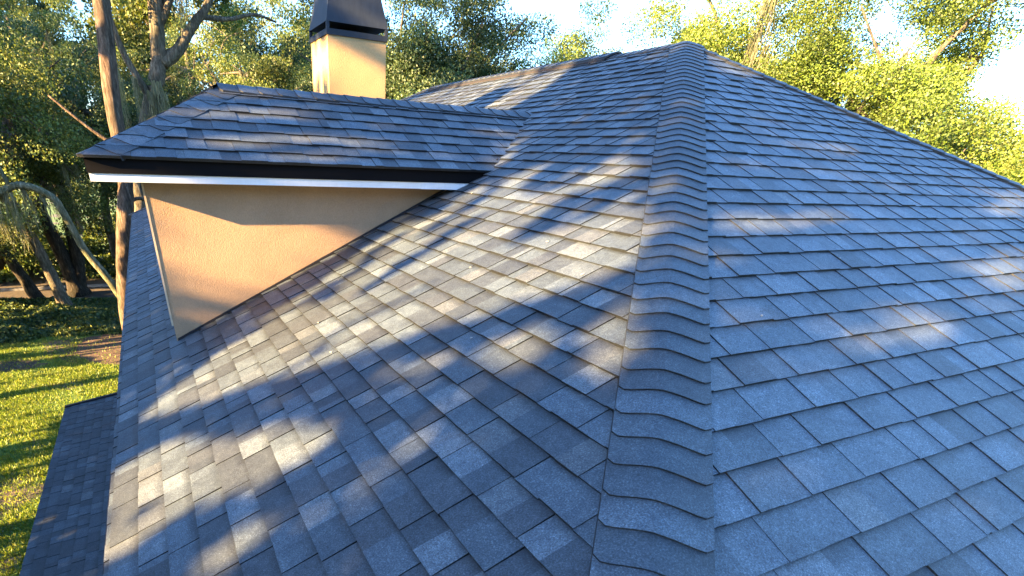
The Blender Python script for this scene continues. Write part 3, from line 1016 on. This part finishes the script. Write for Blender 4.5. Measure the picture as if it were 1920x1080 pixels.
# forked live oak
fork = [([(-3.7, 20, 9.5), (-3.15, 20, 9.85), (-2.75, 20, 10.3), (-2.35, 20, 10.75), (-1.9, 20, 11.2), (-1.2, 20, 12.3)], 0.22, 0.10),
        ([(-2.2, 20, 10.9), (-1.2, 20.1, 10.95), (-0.2, 20.2, 11.2), (0.6, 20.3, 11.1)], 0.09, 0.03),
        ([(-4.3, 20, 8.4), (-4.9, 20, 9.6), (-5.2, 20, 11.0), (-5.5, 20.3, 12.6)], 0.14, 0.06)]
finish_moss(tree('live_oak', 'moss-hung live oak with a big fork, between pine and chimney', (-5.7, 20, 0),
                 [(-5.7, 20, 0), (-5.55, 20, 4.6), (-4.9, 20, 6.8), (-4.35, 20, 8.2), (-3.85, 20, 9.4), (-3.6, 20, 11.0), (-3.3, 20.2, 13.0)], 0.36,
                 (-3.4, 21.5, 13.2, 4.6, 4.0, 2.6), 34000, GREEN_MID, 102, moss=26, extra=fork, limbs=9, clumps=44, trunk_r1=0.6),
            [(-4.75, 19.7, 9.0, 1.5, 0.16), (-4.3, 19.6, 8.6, 1.7, 0.2), (-4.05, 19.6, 8.9, 1.9, 0.24), (-5.3, 19.7, 9.3, 2.2, 0.2), (-3.9, 19.6, 8.6, 1.2, 0.2), (-4.6, 19.7, 7.9, 1.3, 0.14)])
# arching mossy trunk
finish_moss(tree('leaning_tree', 'thin mossy trunk arching over to the left beside the roof edge', (-6.0, 14.1, 0),
                 [(-5.95, 14.1, 0), (-6.2, 14, 1.6), (-6.43, 14, 2.54), (-6.77, 14, 3.46), (-7.15, 14, 4.24), (-7.41, 14, 5.2), (-7.6, 14, 5.66), (-8.2, 14, 5.92), (-8.76, 14, 5.76), (-9.7, 14.1, 5.3)], 0.13,
                 None, 0, GREEN_DARK, 103, bark=M_MOSSBARK, trunk_r1=0.62,
                 extra=[([(-6.50, 14, 2.7), (-6.38, 14.05, 3.0), (-6.42, 14.1, 3.35)], 0.05, 0.03), ([(-8.5, 14, 5.9), (-8.7, 14, 6.8), (-8.9, 14.2, 8.0)], 0.06, 0.03)]),
            [(-8.6, 14, 5.8, 1.6, 0.18), (-8.2, 14, 5.9, 1.2, 0.1), (-8.85, 13.9, 6.8, 1.5, 0.2), (-7.8, 14, 5.7, 0.9, 0.07), (-9.0, 14, 5.8, 1.4, 0.2)])
# dark trunks deep in the wood
finish_moss(tree('dark_oak', 'dark twin-stemmed oak standing at the pale path under the trees', (-9.5, 27.6, 0),
                 [(-9.5, 27.6, 0), (-9.75, 27.6, 2.0), (-10.1, 27.6, 4.2), (-10.3, 27.8, 7.0)], 0.42, (-10.2, 28.4, 8.6, 4.2, 3.4, 2.8), 22000, GREEN_DARK, 104, bark=M_DARKBARK, moss=10,
                 extra=[([(-9.45, 27.6, 0.1), (-9.1, 27.6, 2.0), (-8.9, 27.7, 4.5), (-8.3, 27.9, 7.0)], 0.36, 0.22)]))
finish_moss(tree('dark_oak', 'dark slanting trunk at the left edge of the wood', (-11.4, 26.5, 0),
                 [(-11.2, 26.5, -0.1), (-11.6, 26.5, 1.4), (-12.1, 26.5, 2.8), (-12.9, 26.6, 4.6), (-13.4, 26.8, 6.5)], 0.3, (-13.2, 27.4, 8.2, 3.8, 3.2, 2.6), 17000, GREEN_DARK, 105, bark=M_DARKBARK, moss=8))

# oaks of the wood behind the house: base x, y, height, crown radius, leaves, palette, label
WOOD = [
    (-13.6, 32.5, 13.5, 4.8, 60000, GREEN_MID, 'pale-leaved oak at the far left of the wood'),
    (-7.6, 33.5, 12.5, 4.6, 60000, GREEN_DARK, 'dense shaded oak deep in the wood between twin-stemmed oak and pine'),
    (-3.0, 29.0, 9.8, 4.2, 60000, GREEN_DARK, 'dark low oak filling the gap right of the pine trunk'),
    (1.6, 28.0, 14.0, 4.4, 50000, GREEN_MID, 'airy tall oak with sky showing through, left of the chimney'),
    (-1.2, 37.0, 16.5, 5.6, 50000, GREEN_MID, 'tall hazy oak far behind the forked oak'),
    (-10.4, 40.0, 16.5, 6.0, 60000, GREEN_MID, 'tall oak at the back of the wood above the twin-stemmed oak'),
    (-15.0, 25.0, 11.5, 4.2, 50000, GREEN_MID, 'oak with sunlit outer leaves reaching in at the left edge'),
    (6.5, 33.0, 13.5, 5.0, 50000, GREEN_DARK, 'dark oak half hidden behind the chimney'),
    (-17.0, 42.0, 17.0, 6.0, 50000, GREEN_DARK, 'dark oak far back beyond the pale-leaved oak'),
    (-9.6, 23.5, 10.8, 3.4, 36000, GREEN_MID, 'slender oak with thin sunlit leaves left of the pine trunk'),
]
for i, (x, y, h, r, nl, pal, lab) in enumerate(WOOD):
    rr_ = random.Random(300 + i)
    finish_moss(tree('oak_tree', lab, (x, y, 0), [(x, y, 0), (x + rr_.uniform(-0.4, 0.4), y, h * 0.25), (x + rr_.uniform(-0.7, 0.7), y + rr_.uniform(-0.4, 0.4), h * 0.5), (x + rr_.uniform(-0.5, 0.5), y, h * 0.78)],
                     rr_.uniform(0.26, 0.42), (x, y, h * 0.60, r, r, h * 0.40), int(nl * 1.6), pal, 300 + i, 'oaks of the wood behind the house', moss=15, limbs=11, clumps=95, bark=RNG.choice([M_OAK, M_DARKBARK]), clump_r=(0.45, 1.1), size=0.10))
# last rank of the wood
for i, (x, y, h, lab) in enumerate([(-20.0, 50.0, 19.0, 'tall dark oak in the last rank of the wood, far left'), (-11.5, 51.0, 20.0, 'tall dark oak in the last rank, behind the twin-stemmed oak'),
                                    (-3.5, 50.0, 20.0, 'tall dark oak in the last rank, behind the pine'), (5.0, 48.0, 19.0, 'tall dark oak in the last rank, behind the chimney'), (13.0, 44.0, 16.0, 'dark oak in the last rank, beyond the end of the ridge')]):
    finish_moss(tree('oak_tree', lab, (x, y, 0), [(x, y, 0), (x + 0.4, y, 5), (x - 0.3, y, 10), (x, y, h * 0.8)], 0.45, (x, y, h * 0.52, 5.6, 4.0, h * 0.44), 42000, GREEN_DARK, 350 + i, 'oaks of the wood behind the house', limbs=11, clumps=110, clump_r=(0.7, 1.5), size=0.22))
# big dense oak between chimney and ridge
finish_moss(tree('oak_tree', 'big dense blue-green oak between chimney and ridge', (5.6, 18.0, 0), [(5.6, 18, 0), (5.5, 18, 3), (5.8, 18.2, 6), (5.6, 18, 9.5)], 0.4, (6.3, 18, 9.6, 5.0, 4.2, 4.2), 210000, GREEN_DARK, 401,
                 'oaks of the wood behind the house', moss=6, limbs=12, clumps=170, clump_r=(0.5, 1.0), size=0.085))
# sunlit trees to the right
finish_moss(tree('oak_tree', 'sunlit oak with open top just left of the roof peak', (12.4, 14.6, 0), [(12.4, 14.6, 0), (12.5, 14.6, 3), (12.2, 14.4, 6), (12.6, 14.6, 9)], 0.3, (12.0, 14.8, 8.4, 4.3, 3.6, 4.0), 200000, GREEN_YELLOW[:2] + GREEN_MID, 402,
                 'sunlit trees right of the roof', moss=5, limbs=12, clumps=170, clump_r=(0.4, 0.95), size=0.066))
finish_moss(tree('oak_tree', 'tall mossy sunlit oak right of the roof peak', (14.6, 10.6, 0), [(14.6, 10.6, 0), (14.5, 10.7, 3), (14.9, 10.5, 6.5), (14.8, 10.7, 11)], 0.34, (14.7, 10.9, 9.2, 4.5, 3.8, 4.8), 230000, GREEN_YELLOW, 403,
                 'sunlit trees right of the roof', moss=26, limbs=13, clumps=160, clump_r=(0.4, 0.95), size=0.066),
            [(13.0, 9.2, 11.6, 2.8, 0.3), (13.3, 9.0, 10.4, 2.4, 0.25), (15.0, 8.4, 10.0, 2.0, 0.22)])
finish_moss(tree('oak_tree', 'broad sunlit oak with sky gaps at the right of the photo', (17.0, 6.6, 0), [(17, 6.6, 0), (17.1, 6.5, 3), (16.8, 6.6, 6.5), (17, 6.4, 10)], 0.34, (16.4, 7.4, 9.0, 3.7, 3.4, 4.6), 200000, GREEN_YELLOW[:3] + GREEN_MID[:2], 404,
                 'sunlit trees right of the roof', moss=12, limbs=13, clumps=170, clump_r=(0.4, 0.95), size=0.066))
finish_moss(tree('bay_tree', 'low rounded bright yellow-green tree at the right edge', (18.6, 5.0, 0), [(18.6, 5.0, 0), (18.6, 4.9, 2), (18.4, 5.0, 5)], 0.2, (18.6, 5.0, 6.2, 4.6, 4.2, 3.0), 300000, GREEN_YELLOW, 405, limbs=11, clumps=230, clump_r=(0.55, 1.1), size=0.07))
finish_moss(tree('bay_tree', 'leafy yellow-green tree low behind the right roof edge', (17.0, 9.4, 0), [(17.0, 9.4, 0), (17.0, 9.4, 2), (17.1, 9.5, 4.5)], 0.2, (17.0, 9.4, 6.5, 4.6, 3.6, 3.3), 150000, GREEN_YELLOW[:3] + GREEN_MID[:1], 406, limbs=11, clumps=190, size=0.07))

# ------------------------------------------------------------------ unseen oaks west of the house, crowns carved by the light map to cast sun patches
WEST_Y = [-7.5, -3.5, 0.5, 4.5, 8.5, 12.5, 16.5, 20.5, 24.5, 28.5, 32.5]
rng = np.random.default_rng(77)
VOL = ((-21.5, -16.2), (-9.5, 35.0), (1.2, 14.2))
# light map across the sun's direction, 4 cm cells
CELL = 0.04
cor = np.array([(x, y, z) for x in VOL[0] for y in VOL[1] for z in VOL[2]])
s0, s1, t0, t1 = (cor @ E1).min(), (cor @ E1).max(), (cor @ E2).min(), (cor @ E2).max()
gs, gt = np.meshgrid(np.arange(s0, s1 + CELL, CELL), np.arange(t0, t1 + CELL, CELL), indexing='ij')
cen = np.array([-16.0, 0, 0]) @ Lv
G = (gs.ravel()[:, None] * E1 + gt.ravel()[:, None] * E2 + Lv * cen)
LM = np.concatenate([sunlit_level(c) for c in np.array_split(G, 12)]).reshape(gs.shape)


def spread(A, k):
    for ax in (0, 1):
        B = A.copy()
        for d in range(1, k + 1):
            B = np.maximum(B, np.maximum(np.roll(A, d, ax), np.roll(A, -d, ax)))
        A = B
    return A


NEAR, WIDE = spread(LM, 3), spread(LM, 1)
gn = 0.6 * vnoise(gs / 0.13 + 500, gt / 0.40 + 500, 5) + 0.4 * vnoise(gs / 0.06 + 900, gt / 0.15 + 900, 6)
gn = np.clip((gn - 0.22) / 0.56, 0.001, 0.96)
LEV = np.where(WIDE > 0.8, WIDE, LM)
SMALL = (NEAR >= 0.3) & (gn > LEV)


def volume(k):
    P = np.stack([rng.uniform(*VOL[0], k), rng.uniform(*VOL[1], k), rng.uniform(*VOL[2], k)], 1)
    return P, np.clip(((P @ E1 - s0) / CELL + 0.5).astype(int), 0, gs.shape[0] - 1), np.clip(((P @ E2 - t0) / CELL + 0.5).astype(int), 0, gs.shape[1] - 1)


PB, i_, j_ = volume(330000)          # big leaf sprays in the closed parts of the crowns
PB = PB[(NEAR[i_, j_] < 0.3)]
PS_, i_, j_ = volume(1500000)        # small leaves round the gaps
PS_ = PS_[SMALL[i_, j_]]
P = np.concatenate([PB, PS_])
SZ = np.concatenate([np.full(len(PB), 0.24), np.full(len(PS_), 0.10)])
yj = P[:, 1] + rng.normal(0, 0.9, len(P))
own = np.abs(yj[:, None] - np.array(WEST_Y)[None, :]).argmin(1)
for i, y in enumerate(WEST_Y):
    root = empty('unseen_shade_oak', (-19, y, 0))
    tag(root, 'unseen dense oak west of the lawn, crown carved to shape the sun patches', 'tree', 'unseen oaks west of the lawn that shape the sunlight')
    rr_ = random.Random(500 + i)
    m = MB()
    tp = smooth_path([(-19, y, 0), (-19 + rr_.uniform(-0.4, 0.4), y, 2.5), (-18.9, y + rr_.uniform(-0.5, 0.5), 5.5), (-19, y, 8.5)], 5)
    m.tube(tp, [0.34 * (1 - 0.8 * k / (len(tp) - 1)) for k in range(len(tp))], 10, wob=0.06, seed=i)
    if i == 1:
        bp = [Vector(q) + Vector((0, 0, APEX)) + TO_SUN * 14 for q in ((-3.6, -1.9, -1.66), (-3.95, -1.84, -1.84), (-4.16, -1.78, -1.94), (-4.35, -1.86, -2.03), (-4.48, -1.92, -2.09))]
        bp = smooth_path(bp + [Vector((-18.95, -3.55, 8.3))], 4)
        m.tube(bp, [0.016 + 0.012 * k / len(bp) for k in range(len(bp))], 7, wob=0.1)
    m.build('trunk', M_OAK, root, True)
    pts = P[own == i]
    quads('crown', leaf_quads(pts, SZ[own == i][:, None], rng), leaf_cols(len(pts), GREEN_MID, rng), M_LEAF, root)

# unseen oaks added south of the house, behind the photographer, to cut low sky light
for i, (x, y, hgt) in enumerate([(-22, -17, 15), (-13, -19, 16), (-4, -20, 17), (6, -19, 16), (15, -18, 15)]):
    rr_ = random.Random(700 + i)
    finish_moss(tree('unseen_shade_oak', 'unseen broad oak added south of the house to cut low sky light', (x, y, 0), [(x, y, 0), (x + 0.3, y, 3), (x - 0.2, y + 0.3, 7), (x, y, 11)], 0.4, (x, y, hgt * 0.55, 5.6, 4.5, hgt * 0.42), 16000, GREEN_MID, 700 + i, 'unseen oaks added south of the house to cut sky light', size=0.36, limbs=9, clumps=80, clump_r=(0.8, 1.5)))

# ------------------------------------------------------------------ undergrowth, grass
rng = np.random.default_rng(5)
def scatter(name, n, box, hfun, size, pal, mat, mask=None):
    x = rng.uniform(box[0], box[1], n); y = rng.uniform(box[2], box[3], n)
    h = hfun(x, y)
    z = h * rng.uniform(0, 1, n) ** 0.6 + 0.03
    k = h > 0.05
    C = np.stack([x, y, z], 1)[k]
    o = quads(name, leaf_quads(C, size, rng), leaf_cols(len(C), pal, rng), mat)
    return tag(o, kind='stuff')
scatter('ground_cover', 60000, (-17, -4.5, 19.6, 26.2), lambda x, y: np.clip(0.75 * vnoise(x * 0.9 + 50, y * 0.9 + 50, 21) * np.clip((y - 19.3 - 0.8 * vnoise(x * 0.7 + 50, y * 0 + 3, 8)) / 0.9, 0, 1) * np.clip((26.4 - y) / 1.2, 0, 1), 0, 1), 0.16, GREEN_MID + GREEN_DARK, M_LEAF)
scatter('undergrowth', 70000, (-24, 14, 31, 42), lambda x, y: 0.3 + 3.2 * vnoise(x * 0.35 + 50, y * 0.35 + 50, 22) ** 2, 0.24, GREEN_DARK + GREEN_MID, M_LEAF)

n = 150000
gx = rng.uniform(-15.0, -6.6, n); gy = rng.uniform(3.5, 20.6, n)
den = vnoise(gx * 0.8 + 60, gy * 0.8 + 60, 31)
k = rng.random(n) < np.clip(0.25 + 1.1 * den - 0.5 * np.clip((gy - 16.5) / 3, 0, 1), 0.02, 1)
k &= (((gx + 7.0) / 1.9) ** 2 + ((gy - 18.2) / 2.4) ** 2 > 1) | (rng.random(n) < 0.06)
k &= (((gx + 11.5) / 1.9) ** 2 + ((gy - 16.8) / 0.55) ** 2 > 1) | (rng.random(n) < 0.15)
gx, gy = gx[k], gy[k]
n = len(gx)
hh = rng.uniform(0.03, 0.085, n); aa = rng.uniform(0, 6.28, n); ww = rng.uniform(0.008, 0.016, n)
dx, dy = np.cos(aa), np.sin(aa)
lx, ly = rng.normal(0, 0.03, n), rng.normal(0, 0.03, n)
zb = np.zeros(n)
V = np.stack([np.stack([gx - dx * ww, gy - dy * ww, zb], 1), np.stack([gx + dx * ww, gy + dy * ww, zb], 1),
              np.stack([gx + lx + dx * ww * 0.3, gy + ly + dy * ww * 0.3, hh], 1), np.stack([gx + lx - dx * ww * 0.3, gy + ly - dy * ww * 0.3, hh], 1)], 1)
tag(quads('grass', V, leaf_cols(n, [(0.15, 0.22, 0.025), (0.20, 0.27, 0.035), (0.27, 0.30, 0.06), (0.11, 0.18, 0.02)], rng), M_GRASS), kind='stuff')
